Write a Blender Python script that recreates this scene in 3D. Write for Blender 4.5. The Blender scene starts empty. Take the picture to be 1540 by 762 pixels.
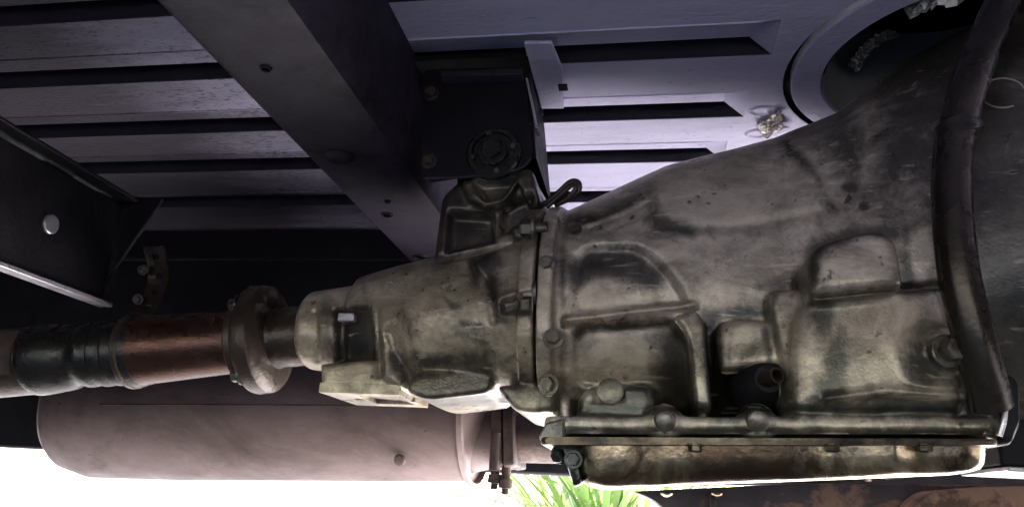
import bpy, bmesh, math, random
import numpy as np
from mathutils import Vector, Matrix
random.seed(7); np.random.seed(7)
SC = bpy.context.scene
COL = SC.collection

# ------------------------------------------------------------------ camera
W, H, F = 1540., 762., 1150.
cd = np.array([205., -379., F]); cd /= np.linalg.norm(cd)
cx = np.array([F, 0., -205.]); cx /= np.linalg.norm(cx)
cz = np.cross(cd, cx); cz = cz if cz[1] > 0 else -cz
M = np.array([cx, cd, cz])                       # world = M @ (right, up, forward)
right, up, fwd = M @ [1, 0, 0], M @ [0, 1, 0], M @ [0, 0, 1]
cam = bpy.data.cameras.new('camera'); camo = bpy.data.objects.new('camera', cam); COL.objects.link(camo)
camo.matrix_world = Matrix((( right[0], up[0], -fwd[0], 0), (right[1], up[1], -fwd[1], 0), (right[2], up[2], -fwd[2], 0), (0, 0, 0, 1)))
cam.sensor_fit = 'HORIZONTAL'; cam.sensor_width = 36; cam.lens = F / W * 36
cam.clip_start = .02; cam.clip_end = 900
SC.camera = camo

# ------------------------------------------------------------------ daylight
SUN_AZ, SUN_EL = math.radians(22), math.radians(38)      # far side of the vehicle
wd = bpy.data.worlds.new('World'); SC.world = wd; wd.use_nodes = True
nt = wd.node_tree; sky = nt.nodes.new('ShaderNodeTexSky'); sky.sky_type = 'NISHITA'; sky.sun_disc = False
sky.sun_elevation = SUN_EL; sky.sun_rotation = SUN_AZ; sky.air_density = 1.2; sky.dust_density = 1.5
bg = nt.nodes['Background']; nt.links.new(sky.outputs[0], bg.inputs[0]); bg.inputs[1].default_value = .12
sl = bpy.data.lights.new('sun', 'SUN'); sl.energy = 5.0; sl.angle = math.radians(.5); sl.color = (1, .95, .88)
so = bpy.data.objects.new('sun', sl); COL.objects.link(so)
sd = Vector((math.sin(SUN_AZ) * math.cos(SUN_EL), math.cos(SUN_AZ) * math.cos(SUN_EL), math.sin(SUN_EL)))
so.rotation_euler = sd.to_track_quat('Z', 'Y').to_euler(); so.location = sd * 10
SC.view_settings.view_transform = 'Standard'; SC.view_settings.look = 'None'; SC.view_settings.gamma = 1
SC.view_settings.exposure = 4.0
SC.render.engine = 'CYCLES'
SC.cycles.max_bounces = 10; SC.cycles.diffuse_bounces = 6; SC.cycles.glossy_bounces = 5
SC.cycles.use_denoising = True
SC.cycles.sample_clamp_indirect = 8
SC.cycles.caustics_reflective = False; SC.cycles.caustics_refractive = False

# ------------------------------------------------------------------ measuring helpers: a sight line of the photograph cut with a plane
def ray(px, py): return M @ np.array([px - W / 2, H / 2 - py, F])
def PY(px, py, Y): r = ray(px, py); return r * (Y / r[1])
def PZ(px, py, z): r = ray(px, py); return r * (z / r[2])
def PX(px, py, x): r = ray(px, py); return r * (x / r[0])
def pix(co):
    c = np.asarray(co) @ M
    return np.stack([W / 2 + F * c[..., 0] / c[..., 2], H / 2 - F * c[..., 1] / c[..., 2]], -1)
def sm(a, b, x):
    t = np.clip((x - a) / (b - a), 0, 1); return t * t * (3 - 2 * t)

# ------------------------------------------------------------------ materials
def newmat(name):
    m = bpy.data.materials.new(name); m.use_nodes = True
    return m, m.node_tree, m.node_tree.nodes['Principled BSDF']
def N(nt, t, **k):
    n = nt.nodes.new(t)
    for a, b in k.items():
        if a in n.inputs.keys() if hasattr(n.inputs, 'keys') else False: n.inputs[a].default_value = b
        else: setattr(n, a, b)
    return n
def noise(nt, scale, detail=6, rough=.6, stretch=(1, 1, 1), dist=0., loc=(0, 0, 0)):
    g = nt.nodes.new('ShaderNodeNewGeometry'); mp = nt.nodes.new('ShaderNodeMapping')
    mp.inputs['Scale'].default_value = stretch; mp.inputs['Location'].default_value = loc
    nt.links.new(g.outputs['Position'], mp.inputs[0])
    n = nt.nodes.new('ShaderNodeTexNoise'); n.inputs['Scale'].default_value = scale
    n.inputs['Detail'].default_value = detail; n.inputs['Roughness'].default_value = rough; n.inputs['Distortion'].default_value = dist
    nt.links.new(mp.outputs[0], n.inputs['Vector']); return n.outputs['Fac']
def ramp(nt, fac, stops, interp='LINEAR'):
    r = nt.nodes.new('ShaderNodeValToRGB'); cr = r.color_ramp; cr.interpolation = interp
    while len(cr.elements) < len(stops): cr.elements.new(.5)
    for e, (p, c) in zip(cr.elements, stops):
        e.position = p; e.color = (c, c, c, 1) if isinstance(c, (int, float)) else (*c, 1)
    nt.links.new(fac, r.inputs[0]); return r.outputs['Color']
def math_(nt, op, a, b):
    n = nt.nodes.new('ShaderNodeMath'); n.operation = op
    for i, v in enumerate((a, b)):
        if isinstance(v, (int, float)): n.inputs[i].default_value = v
        else: nt.links.new(v, n.inputs[i])
    return n.outputs[0]
def mix(nt, fac, a, b, blend='MIX'):
    n = nt.nodes.new('ShaderNodeMix'); n.data_type = 'RGBA'; n.blend_type = blend
    for i, v in ((0, fac), (6, a), (7, b)):
        if isinstance(v, tuple): n.inputs[i].default_value = (*v, 1)
        elif isinstance(v, (int, float)): n.inputs[i].default_value = v
        else: nt.links.new(v, n.inputs[i])
    return n.outputs[2]
def bump(nt, b, h, strength, dist=.002):
    n = nt.nodes.new('ShaderNodeBump'); n.inputs['Strength'].default_value = strength; n.inputs['Distance'].default_value = dist
    nt.links.new(h, n.inputs['Height']); nt.links.new(n.outputs[0], b.inputs['Normal'])

def worn(name, c1, c2, dirt, metallic=.0, rough=(.35, .65), scale=14, dirt_at=(.5, .62), bumps=.25, fine=220, stretch=(1, 1, 1), spots=None, spec=.4):
    """a surface of two mottled colours with dirt patches, uneven gloss and fine relief"""
    m, nt, b = newmat(name)
    base = mix(nt, ramp(nt, noise(nt, scale, 8, .65, stretch), [(.3, 0.), (.7, 1.)]), c1, c2)
    d = ramp(nt, noise(nt, scale * .55, 10, .7, stretch, .6, (3, 1, 2)), [(dirt_at[0], 0.), (dirt_at[1], 1.)])
    base = mix(nt, d, base, dirt)
    if spots:
        s = ramp(nt, noise(nt, spots[0], 3, .5, spots[2] if len(spots) > 2 else (1, 1, 1), 0, (5, 5, 5)), [(spots[1], 0.), (spots[1] + .05, 1.)])
        base = mix(nt, math_(nt, 'MULTIPLY', s, .85), base, dirt)
    nt.links.new(base, b.inputs['Base Color'])
    b.inputs['Metallic'].default_value = metallic; b.inputs['Specular IOR Level'].default_value = spec
    nt.links.new(ramp(nt, noise(nt, scale * 2.3, 6, .6), [(.3, rough[0]), (.7, rough[1])]), b.inputs['Roughness'])
    h = math_(nt, 'ADD', noise(nt, fine, 4, .6, stretch), math_(nt, 'MULTIPLY', noise(nt, scale * 3, 5, .6, stretch), 1.5))
    bump(nt, b, h, bumps); return m

def cast_material(name, c1, c2, oil, metallic=.3):
    """old cast alloy: mottled tan grey, oily stains and painted shade where an attribute of the mesh puts them"""
    m, nt, b = newmat(name)
    base = mix(nt, ramp(nt, noise(nt, 15, 11, .72, (1, 1, 1.5), .5), [(.36, 0.), (.60, 1.)]), c1, c2)
    pale = ramp(nt, noise(nt, 26, 8, .7, (1, 1, 2.2), .5, (1, 7, 2)), [(.52, 0.), (.68, .75)])
    base = mix(nt, pale, base, (.58, .49, .37))
    at = nt.nodes.new('ShaderNodeAttribute'); at.attribute_name = 'grime_shade'; 
    n1 = noise(nt, 34, 10, .75, (1, 1, 1), .6, (2, 2, 9)); n2 = noise(nt, 9, 8, .65, (1, 1, 1), .4, (6, 2, 1))
    s = math_(nt, 'ADD', math_(nt, 'MULTIPLY', at.outputs['Fac'], .72), math_(nt, 'ADD', math_(nt, 'MULTIPLY', n1, .9), math_(nt, 'MULTIPLY', n2, .75)))
    k = ramp(nt, math_(nt, 'MULTIPLY', s, .5), [(.40, 0.), (.47, .45), (.55, .85), (.70, 1.)])
    base = mix(nt, k, base, oil)
    scr = ramp(nt, noise(nt, 130, 5, .6, (.12, 1, 1), .25, (8, 1, 4)), [(.60, 0.), (.68, .6)])
    base = mix(nt, math_(nt, 'MULTIPLY', scr, ramp(nt, noise(nt, 11, 3, .5, (1, 1, 1), 0, (9, 9, 1)), [(.45, 0.), (.6, 1.)])), base, (.62, .55, .44))
    sp = ramp(nt, noise(nt, 85, 3, .5, (1, 1, 1), 0, (4, 8, 3)), [(.66, 0.), (.72, .8)])
    base = mix(nt, sp, base, oil)
    nt.links.new(base, b.inputs['Base Color'])
    b.inputs['Metallic'].default_value = metallic
    r = ramp(nt, noise(nt, 40, 6, .65), [(.32, .22), (.68, .52)])
    r2 = mix(nt, k, r, (.28, .28, .28)); nt.links.new(r2, b.inputs['Roughness'])
    h = math_(nt, 'ADD', noise(nt, 420, 3, .6), math_(nt, 'MULTIPLY', noise(nt, 60, 6, .65), 1.1))
    bump(nt, b, h, .25, .0012); return m

MAT = dict(
    cast=cast_material('cast_alloy', (.20, .165, .125), (.52, .45, .355), (.018, .018, .014)),
    tail=cast_material('cast_alloy_tail', (.20, .162, .112), (.48, .405, .295), (.022, .018, .016)),
    pan=worn('oily_pan_sheen', (.18, .125, .07), (.50, .40, .26), (.07, .047, .03), .92, (.13, .32), 24, (.40, .54), .14, 36, (1, 1, 1), (60, .68)),  # pale and dark blotches stand in for broken reflections on the oily pan
    rail=worn('greasy_rail', (.16, .15, .13), (.25, .23, .2), (.025, .02, .018), .5, (.28, .5), 40, (.52, .66), .5, 300),
    bolt=worn('greasy_bolt', (.11, .098, .08), (.2, .18, .15), (.03, .025, .02), .8, (.3, .5), 60, (.5, .65), .2, 300),
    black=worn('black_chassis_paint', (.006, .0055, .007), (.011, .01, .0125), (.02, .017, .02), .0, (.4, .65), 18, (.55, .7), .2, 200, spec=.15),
    beam=worn('beam_paint', (.020, .0165, .026), (.036, .030, .046), (.010, .007, .008), .0, (.42, .6), 16, (.55, .68), .25, 180, (1, 1, 1), (40, .68), spec=.14),
    rubber=worn('old_rubber', (.009, .008, .008), (.015, .0135, .0135), (.024, .02, .018), .0, (.2, .4), 30, (.6, .75), .25, 200, spec=.35),
    steel=worn('bare_steel', (.35, .33, .36), (.5, .48, .52), (.12, .1, .1), .7, (.25, .45), 40, (.55, .7), .2, 250),
    maroon=worn('maroon_shaft', (.055, .027, .021), (.10, .05, .037), (.022, .015, .013), .75, (.2, .36), 20, (.56, .7), .15, 180, (1, 4, 4)),
    shaft=worn('shaft_steel', (.045, .033, .026), (.08, .058, .045), (.015, .012, .010), .45, (.24, .45), 24, (.5, .65), .3, 180),
    muffler=worn('muffler_steel', (.125, .088, .082), (.22, .165, .168), (.06, .04, .036), .1, (.42, .62), 13, (.48, .72), .2, 200, (.6, 1, 1), (210, .70, (.4, 1, 1)), spec=.3),
    rust=worn('rusty_pipe', (.05, .035, .035), (.10, .065, .055), (.02, .015, .017), .2, (.5, .8), 30, (.5, .65), .4, 200),
    mud=worn('muddy_beam', (.05, .042, .055), (.075, .062, .07), (.26, .155, .12), .0, (.5, .8), 22, (.5, .58), .5, 120),
    foil=worn('crumpled_foil', (.5, .45, .42), (.7, .66, .63), (.12, .06, .035), .7, (.2, .4), 60, (.55, .66), .6, 90),
    bounce_concrete=worn('bounce_concrete', (.64, .62, .62), (.74, .72, .72), (.5, .48, .47), .0, (.75, .95), 3, (.55, .75), .4, 90),
    seam=worn('groove_shade', (.022, .02, .028), (.035, .032, .044), (.015, .013, .016), .0, (.5, .7), 20, (.55, .7), .2, 200, spec=.2),  # dark paint standing in for shade inside the floor grooves
    lining=worn('grey_lining', (.34, .335, .34), (.42, .41, .41), (.15, .14, .13), .0, (.5, .7), 30, (.55, .7), .2, 200),
    redmud=worn('dried_red_mud', (.26, .155, .12), (.36, .22, .17), (.09, .055, .05), .0, (.6, .85), 26, (.5, .58), .6, 110),
    lip=worn('oily_lip', (.06, .046, .032), (.13, .10, .068), (.02, .015, .012), .7, (.25, .45), 40, (.48, .62), .2, 200),
    tube=worn('oily_tube', (.026, .02, .017), (.045, .036, .029), (.012, .01, .009), .6, (.2, .34), 20, (.55, .7), .12, 160),
    soil=worn('soil', (.10, .096, .10), (.14, .135, .14), (.06, .056, .056), .0, (.8, 1), 12, (.5, .7), .6, 60),
)
def leaf_material():
    m, nt, b = newmat('leaf_green')
    c = mix(nt, noise(nt, 8, 3, .5), (.075, .13, .022), (.12, .18, .04)); nt.links.new(c, b.inputs['Base Color'])
    b.inputs['Roughness'].default_value = .4
    t = nt.nodes.new('ShaderNodeBsdfTranslucent'); t.inputs[0].default_value = (.20, .28, .07, 1)
    mx = nt.nodes.new('ShaderNodeMixShader'); mx.inputs[0].default_value = .45
    nt.links.new(b.outputs[0], mx.inputs[1]); nt.links.new(t.outputs[0], mx.inputs[2])
    nt.links.new(mx.outputs[0], nt.nodes['Material Output'].inputs[0]); return m
MAT['leaf'] = leaf_material()
def floor_material():
    """lilac grey paint; road film and dark specks, with shade painted in toward the rear, fading out ahead of the crossmember"""
    m, nt, b = newmat('floor_paint')
    c = mix(nt, ramp(nt, noise(nt, 5, 8, .65, (.4, 1, 1)), [(.3, 0.), (.7, 1.)]), (.56, .535, .76), (.67, .64, .86))
    g = nt.nodes.new('ShaderNodeNewGeometry'); sx_ = nt.nodes.new('ShaderNodeSeparateXYZ'); nt.links.new(g.outputs['Position'], sx_.inputs[0])
    mr = nt.nodes.new('ShaderNodeMapRange'); mr.inputs['From Min'].default_value = -.22; mr.inputs['From Max'].default_value = -.85  # painted shade: the floor darkens toward the rear, where less light falls
    nt.links.new(sx_.outputs[0], mr.inputs['Value'])
    film = noise(nt, 11, 10, .7, (.25, 1, 1), .5, (3, 3, 0))
    fk = ramp(nt, math_(nt, 'ADD', math_(nt, 'MULTIPLY', mr.outputs[0], .8), math_(nt, 'MULTIPLY', film, .5)), [(.24, 0.), (.80, .97)])
    c = mix(nt, fk, c, (.06, .052, .066))
    sp = noise(nt, 300, 4, .65, (.34, 1, 1), .5, (5, 5, 5))
    gate = nt.nodes.new('ShaderNodeMapRange'); gate.inputs['From Min'].default_value = -.18; gate.inputs['From Max'].default_value = -.38
    nt.links.new(sx_.outputs[0], gate.inputs['Value'])
    gp_ = math_(nt, 'MULTIPLY', gate.outputs[0], ramp(nt, noise(nt, 9, 4, .6, (.5, 1, 1), 0, (2, 6, 0)), [(.36, .3), (.6, 1.)]))
    sk = ramp(nt, math_(nt, 'ADD', sp, math_(nt, 'MULTIPLY', gp_, .15)), [(.635, 0.), (.73, .75)])
    c = mix(nt, sk, c, (.05, .045, .052)); nt.links.new(c, b.inputs['Base Color'])
    nt.links.new(ramp(nt, fk, [(0., .42), (.8, .06)]), b.inputs['Specular IOR Level'])
    nt.links.new(ramp(nt, noise(nt, 20, 6, .6, (.4, 1, 1)), [(.3, .3), (.7, .5)]), b.inputs['Roughness'])
    h = math_(nt, 'ADD', sp, math_(nt, 'MULTIPLY', noise(nt, 14, 5, .6, (.3, 1, 1)), 2.))
    bump(nt, b, h, .4, .004); return m
MAT['plate_floor'] = MAT['groove'] = floor_material()

# ------------------------------------------------------------------ objects
WL = {}
def thing(name, label, cat, loc, group=None):
    o = bpy.data.objects.new(name, None); COL.objects.link(o); o.empty_display_size = .05
    o.location = loc; WL[o.name] = Vector(loc); o['label'] = label; o['category'] = cat
    if group: o['group'] = group
    return o
def put(name, vf, mat, parent=None, smooth=True, bevel=0, sharp=40, seg=2):
    """vf: (verts, faces) in world metres or a Mesh -> ONE object, origin at its centre"""
    if isinstance(vf, bpy.types.Mesh): me = vf; me.name = name
    else:
        me = bpy.data.meshes.new(name); me.from_pydata([tuple(map(float, v)) for v in vf[0]], [], [list(map(int, f)) for f in vf[1]]); me.update()
        bm = bmesh.new(); bm.from_mesh(me); bmesh.ops.recalc_face_normals(bm, faces=bm.faces); bm.to_mesh(me); bm.free()
    n = len(me.vertices); co = np.empty(n * 3, 'f'); me.vertices.foreach_get('co', co); co = co.reshape(-1, 3)
    c = (co.min(0) + co.max(0)) / 2; me.vertices.foreach_set('co', (co - c).ravel()); me.update()
    o = bpy.data.objects.new(name, me); COL.objects.link(o); me.materials.append(MAT[mat] if isinstance(mat, str) else mat)
    w = Vector(map(float, c)); WL[o.name] = w
    if parent: o.parent = parent; o.location = w - WL[parent.name]
    else: o.location = w
    if smooth:
        me.polygons.foreach_set('use_smooth', np.ones(len(me.polygons), bool))
        if sharp < 180: me.set_sharp_from_angle(angle=math.radians(sharp))
    if bevel:
        b = o.modifiers.new('bevel', 'BEVEL'); b.width = bevel; b.segments = seg; b.limit_method = 'ANGLE'; b.angle_limit = math.radians(35); b.harden_normals = False
    return o
def tag(o, label, cat, group=None):
    o['label'] = label; o['category'] = cat
    if group: o['group'] = group
    return o

def join(*parts):
    V, Fc = [], []
    for v, f in parts:
        k = len(V); V += [tuple(p) for p in v]; Fc += [[i + k for i in q] for q in f]
    return V, Fc
def loft(rings, cap=True, closed=True):
    n = len(rings[0]); V = [p for r in rings for p in r]; Fc = []
    for i in range(len(rings) - 1):
        for j in range(n if closed else n - 1):
            a, b = i * n + j, i * n + (j + 1) % n
            Fc.append([a, b, b + n, a + n])
    if cap: Fc += [list(range(n))[::-1], [len(V) - n + j for j in range(n)]]
    return V, Fc
def roundpoly(poly, r, k=5):
    out = []; n = len(poly); P = [np.array(p, float) for p in poly]
    for i in range(n):
        a, b, c = P[i - 1], P[i], P[(i + 1) % n]
        u, v = a - b, c - b; lu, lv = np.linalg.norm(u), np.linalg.norm(v); t = min(r, lu * .45, lv * .45)
        p0, p1 = b + u / lu * t, b + v / lv * t
        for s in np.linspace(0, 1, k): out.append((1 - s) ** 2 * p0 + 2 * s * (1 - s) * b + s * s * p1)
    return out
def prism(poly, Yn, Yf, r=6, draft=1.0, nose=.006):
    """outline measured in the photograph at depth Yn, pushed straight back to Yf; rounded outline, eased front edge"""
    p = [PY(*q, Yn) for q in roundpoly(poly, r)]; c = sum(p) / len(p)
    sz = max(np.ptp([q[0] for q in p]), np.ptp([q[2] for q in p])); ins = 1 - min(.25, 1.1 * nose / sz * 2)
    R = []
    for s, y in ((ins, Yn), (1 - (1 - ins) * .3, Yn + nose * .35), (1, Yn + nose), (draft, Yf)):
        R.append([np.array([c[0] + (q[0] - c[0]) * s, y, c[2] + (q[2] - c[2]) * s]) for q in p])
    return loft(R)
def box(x0, x1, y0, y1, z0, z1):
    v = [(x, y, z) for x in (x0, x1) for y in (y0, y1) for z in (z0, z1)]
    return v, [[0, 1, 3, 2], [4, 6, 7, 5], [0, 4, 5, 1], [2, 3, 7, 6], [0, 2, 6, 4], [1, 5, 7, 3]]
def frame_of(d):
    d = np.array(d, float); d /= np.linalg.norm(d)
    a = np.array([0, 0, 1.]) if abs(d[2]) < .9 else np.array([1., 0, 0])
    u = np.cross(a, d); u /= np.linalg.norm(u); return d, u, np.cross(d, u)
def lathe(p0, axis, prof, seg=40, sy=1.0, cap=True):
    d, u, w = frame_of(axis); p0 = np.array(p0, float)
    return loft([[p0 + d * s + (u * math.cos(t) + w * math.sin(t) * sy) * max(r, 1e-5) for t in np.linspace(0, 2 * math.pi, seg, endpoint=False)] for s, r in prof], cap)
def tube(pts, rad, seg=16, sub=6):
    P = [np.array(p, float) for p in pts]; out = []
    for i in range(len(P) - 1):
        a, b, c, d = P[max(i - 1, 0)], P[i], P[i + 1], P[min(i + 2, len(P) - 1)]
        for t in np.linspace(0, 1, sub, endpoint=False):
            out.append(.5 * ((2 * b) + (c - a) * t + (2 * a - 5 * b + 4 * c - d) * t * t + (3 * b - a - 3 * c + d) * t ** 3))
    out.append(P[-1]); R = []; u = None
    for i, p in enumerate(out):
        d = out[min(i + 1, len(out) - 1)] - out[max(i - 1, 0)]; d /= np.linalg.norm(d)
        if u is None: _, u, _ = frame_of(d)
        u = u - d * (u @ d); u /= np.linalg.norm(u); w = np.cross(d, u)
        r = rad(i / (len(out) - 1)) if callable(rad) else rad
        R.append([p + (u * math.cos(t) + w * math.sin(t)) * r for t in np.linspace(0, 2 * math.pi, seg, endpoint=False)])
    return loft(R)

_bolt = {}
def bolt(parent, p, d, r=.008, h=.007, mat='bolt', washer=True, name='bolt'):
    """hexagon head on a washer; alike heads share one mesh"""
    if (mat, washer) not in _bolt:
        hexa = [(math.cos(a), math.sin(a)) for a in np.linspace(0, 2 * math.pi, 6, endpoint=False)]
        R = [[(x * s, y * s, z) for x, y in hexa] for s, z in ((1, 0), (1, .8), (.86, 1), (.45, 1.0))]
        v = loft(R)
        if washer: v = join(v, lathe((0, 0, -.3), (0, 0, 1), [(0, 1.4), (.25, 1.4), (.3, 1.32)], 20))
        me = bpy.data.meshes.new(name); me.from_pydata([tuple(map(float, q)) for q in v[0]], [], v[1]); me.update()
        bm = bmesh.new(); bm.from_mesh(me); bmesh.ops.recalc_face_normals(bm, faces=bm.faces); bm.to_mesh(me); bm.free()
        me.materials.append(MAT[mat]); _bolt[mat, washer] = me
    o = bpy.data.objects.new(name, _bolt[mat, washer]); COL.objects.link(o)
    o.parent = parent; o.location = Vector(map(float, p)) - WL[parent.name]; o.scale = (r, r, h)
    q = Vector(d).to_track_quat('Z', 'Y') @ Matrix.Rotation(random.uniform(0, 1), 3, 'Z').to_quaternion()
    o.rotation_mode = 'QUATERNION'; o.rotation_quaternion = q
    return o

# casting: closed shapes melted into one skin, then worked like clay
def melt(parts, voxel, smooth=6):
    V, Fc = join(*parts); me = bpy.data.meshes.new('raw'); me.from_pydata([tuple(map(float, v)) for v in V], [], Fc); me.update()
    bm = bmesh.new(); bm.from_mesh(me); bmesh.ops.recalc_face_normals(bm, faces=bm.faces); bm.to_mesh(me); bm.free()
    o = bpy.data.objects.new('raw', me); COL.objects.link(o)
    r = o.modifiers.new('r', 'REMESH'); r.mode = 'VOXEL'; r.voxel_size = voxel; r.adaptivity = 0
    s = o.modifiers.new('s', 'SMOOTH'); s.factor = .5; s.iterations = smooth
    dg = bpy.context.evaluated_depsgraph_get(); out = bpy.data.meshes.new_from_object(o.evaluated_get(dg))
    bpy.data.objects.remove(o); bpy.data.meshes.remove(me); return out
def sdpoly(px, poly):
    """signed distance in photo pixels to a polygon, negative inside"""
    P = np.array(poly, float); d = np.full(len(px), 1e9); ins = np.zeros(len(px), bool)
    for a, b in zip(P, np.roll(P, -1, 0)):
        e = b - a; w = px - a; t = np.clip((w @ e) / (e @ e), 0, 1)
        d = np.minimum(d, np.linalg.norm(w - t[:, None] * e, axis=1))
        c = ((a[1] > px[:, 1]) != (b[1] > px[:, 1])) & (px[:, 0] < (b[0] - a[0]) * (px[:, 1] - a[1]) / (b[1] - a[1] + 1e-12) + a[0])
        ins ^= c
    return np.where(ins, -d, d)
def sdline(px, pts):
    d = np.full(len(px), 1e9); P = np.array(pts, float)
    for a, b in zip(P[:-1], P[1:]):
        e = b - a; w = px - a; t = np.clip((w @ e) / (e @ e), 0, 1); d = np.minimum(d, np.linalg.norm(w - t[:, None] * e, axis=1))
    return d
def work(me, carves, stains_shade, wobble=.0008):
    n = len(me.vertices); co = np.empty(n * 3, 'f'); me.vertices.foreach_get('co', co); co = co.reshape(-1, 3).astype(float)
    no = np.empty(n * 3, 'f'); me.vertex_normals.foreach_get('vector', no) if hasattr(me, 'vertex_normals') else me.vertices.foreach_get('normal', no)
    no = no.reshape(-1, 3); near = sm(.05, .35, -no[:, 1] - .4 * no[:, 2] * 0)
    px = pix(co); dy = np.zeros(n)
    for kind, shape, depth, soft in carves:
        if kind == 'p': m = 1 - sm(-soft, soft, sdpoly(px, shape))
        else: m = 1 - sm(shape[1] - soft, shape[1] + soft, sdline(px, shape[0]))
        dy += m * depth * near
    w = sum(np.sin(co @ np.random.uniform(-90, 90, 3) + i) for i in range(8)) / 4
    co[:, 1] += dy + w * wobble * near
    me.vertices.foreach_set('co', co.astype('f').ravel()); me.update()
    g = np.zeros(n)
    for kind, shape, val, soft in stains_shade:
        soft = soft * 2.2
        if kind == 'p': m = 1 - sm(-soft, soft, sdpoly(px, shape))
        elif kind == 'e':
            cx_, cy_, rx, ry = shape; m = 1 - sm(.1, 1.7, np.hypot((px[:, 0] - cx_) / rx, (px[:, 1] - cy_) / ry))
        else: m = 1 - sm(shape[1] - soft, shape[1] + soft, sdline(px, shape[0]))
        g = np.where(abs(m * val) > abs(g), m * val, g) if val > 0 else g + m * val
    a = me.attributes.new('grime_shade', 'FLOAT', 'POINT'); a.data.foreach_set('value', g.astype('f')); return me
def ringfit(px, top, bot, Yc, hd, e=2.3, n=72):
    """cross-section (super-ellipse across Y,Z) whose seen upper and lower outline meet the measured heights"""
    a, b = PY(px, top, Yc), PY(px, bot, Yc); x = (a[0] + b[0]) / 2; zt, zb = a[2], b[2]
    t = np.linspace(0, 2 * math.pi, n, endpoint=False); c, s = np.cos(t), np.sin(t)
    for _ in range(8):
        zc, hz = (zt + zb) / 2, (zt - zb) / 2
        P = np.stack([np.full(n, x), Yc - hd * np.sign(c) * abs(c) ** (2 / e), zc + hz * np.sign(s) * abs(s) ** (2 / e)], 1)
        q = pix(P); zt -= (top - q[:, 1].min()) * Yc / F * .8; zb -= (bot - q[:, 1].max()) * Yc / F * .8
    return [p for p in P]
def body(stations, Yc, e=2.3, n=72, fine=3):
    S = np.array(stations, float); xs = S[:, 0]; out = []
    X = np.unique(np.concatenate([np.linspace(a, b, fine + 1) for a, b in zip(xs[:-1], xs[1:])]))
    for x in X: out.append(ringfit(x, *[np.interp(x, xs, S[:, k]) for k in (1, 2)], Yc, np.interp(x, xs, S[:, 3]), e, n))
    return loft(out)

# ================================================================== SETTING
def struct(name, vf, mat, **k):
    o = put(name, vf, mat, **k); o['kind'] = 'structure'; return o
GZ = -.30
struct('ground', ([(-300, -300, GZ), (300, -300, GZ), (300, 300, GZ), (-300, 300, GZ)], [[0, 1, 2, 3]]), 'soil', smooth=False)
struct('bounce_slab', box(-.27, 60, .97, 60, GZ - .05, GZ + .004), 'bounce_concrete', smooth=False)  # bright slab added to bounce sunlight up onto the floor

# ================================================================== VEHICLE FLOOR
FZ = .45
XL, XR, YN, YF, XE = -2.2, 1.5, -.62, 1.245, .135
floor_t = thing('floor_panel', 'lavender grey pressed steel vehicle floor with long grooves overhead', 'floor panel', (-.3, .7, FZ))
GR = [(.60, .102), (.722, .125), (.855, .112), (.98, .10), (1.125, .09)]      # far edge of each groove, right end
GW, GD, SW, SD = .062, .012, .0165, .045
strips = []; edges = [YN]
for y, _ in GR: edges += [y - GW, y]
edges.append(YF)
S = ([], [])
for i in range(0, len(edges), 2):
    S = join(S, ([(XL, edges[i], FZ), (XE, edges[i], FZ), (XE, edges[i + 1], FZ), (XL, edges[i + 1], FZ)], [[0, 1, 2, 3]]))
for y, xe in GR:
    S = join(S, ([(xe, y - GW, FZ), (XE, y - GW, FZ), (XE, y, FZ), (xe, y, FZ)], [[0, 1, 2, 3]]))
# right part with the round opening
OC, OR, IR = (.328, .757), .184, .1435
bm = bmesh.new()
oc = [bm.verts.new((OC[0] + OR * math.cos(a), OC[1] + OR * math.sin(a), FZ)) for a in np.linspace(0, 2 * math.pi, 72, endpoint=False)]
rc = [bm.verts.new(p) for p in ((XE, YN, FZ), (XR, YN, FZ), (XR, YF, FZ), (XE, YF, FZ))]
ed = [bm.edges.new((oc[i], oc[(i + 1) % 72])) for i in range(72)] + [bm.edges.new((rc[i], rc[(i + 1) % 4])) for i in range(4)]
bmesh.ops.triangle_fill(bm, edges=ed, use_beauty=True)
for f in [f for f in bm.faces if (f.calc_center_median().xy - Vector(OC)).length < OR * .95]: bm.faces.remove(f)
bm.verts.index_update(); rp = ([tuple(v.co) for v in bm.verts], [[v.index for v in f.verts] for f in bm.faces]); bm.free()
sheet = put('floor_sheet', join(S, rp), 'plate_floor', floor_t, smooth=False)
so_ = sheet.modifiers.new('thick', 'SOLIDIFY'); so_.thickness = .0015; so_.offset = 0
for y, xe in GR:
    n0, f0 = y - GW, y; ni, fi = n0 + .016, f0 - SW; zt = FZ + GD; ri = xe - .024
    prof = lambda x: [(x, n0, FZ), (x, n0 + .0012, FZ - .0022), (x, n0 + .005, FZ - .0004), (x, ni, zt), (x, fi, zt)]
    v, f = loft([prof(XL), prof(ri)], cap=False, closed=False); v += [(xe, n0, FZ), (xe - .004, fi, FZ + .002)]
    v += [(ri, fi, FZ + SD), (ri, f0, FZ + SD), (xe, f0, FZ)]
    f += [[5, 6, 10], [6, 7, 10], [7, 8, 10], [8, 9, 11, 10], [9, 12, 13, 14], [9, 14, 11], [10, 11, 14]]
    put('pressed_groove', (v, f), 'groove', floor_t, smooth=False, bevel=.0012)
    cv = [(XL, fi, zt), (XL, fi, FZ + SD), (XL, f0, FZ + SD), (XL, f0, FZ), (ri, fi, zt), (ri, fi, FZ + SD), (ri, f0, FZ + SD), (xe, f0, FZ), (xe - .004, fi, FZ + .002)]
    put('groove_shade_strip', (cv, [[0, 1, 5, 4], [1, 2, 6, 5], [2, 3, 7, 6]]), 'seam', floor_t, smooth=False)['label'] = 'slot wall painted dark as shade along a groove'  # groove shade painted as a dark strip
zi = FZ + .075; a_ = .19
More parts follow.
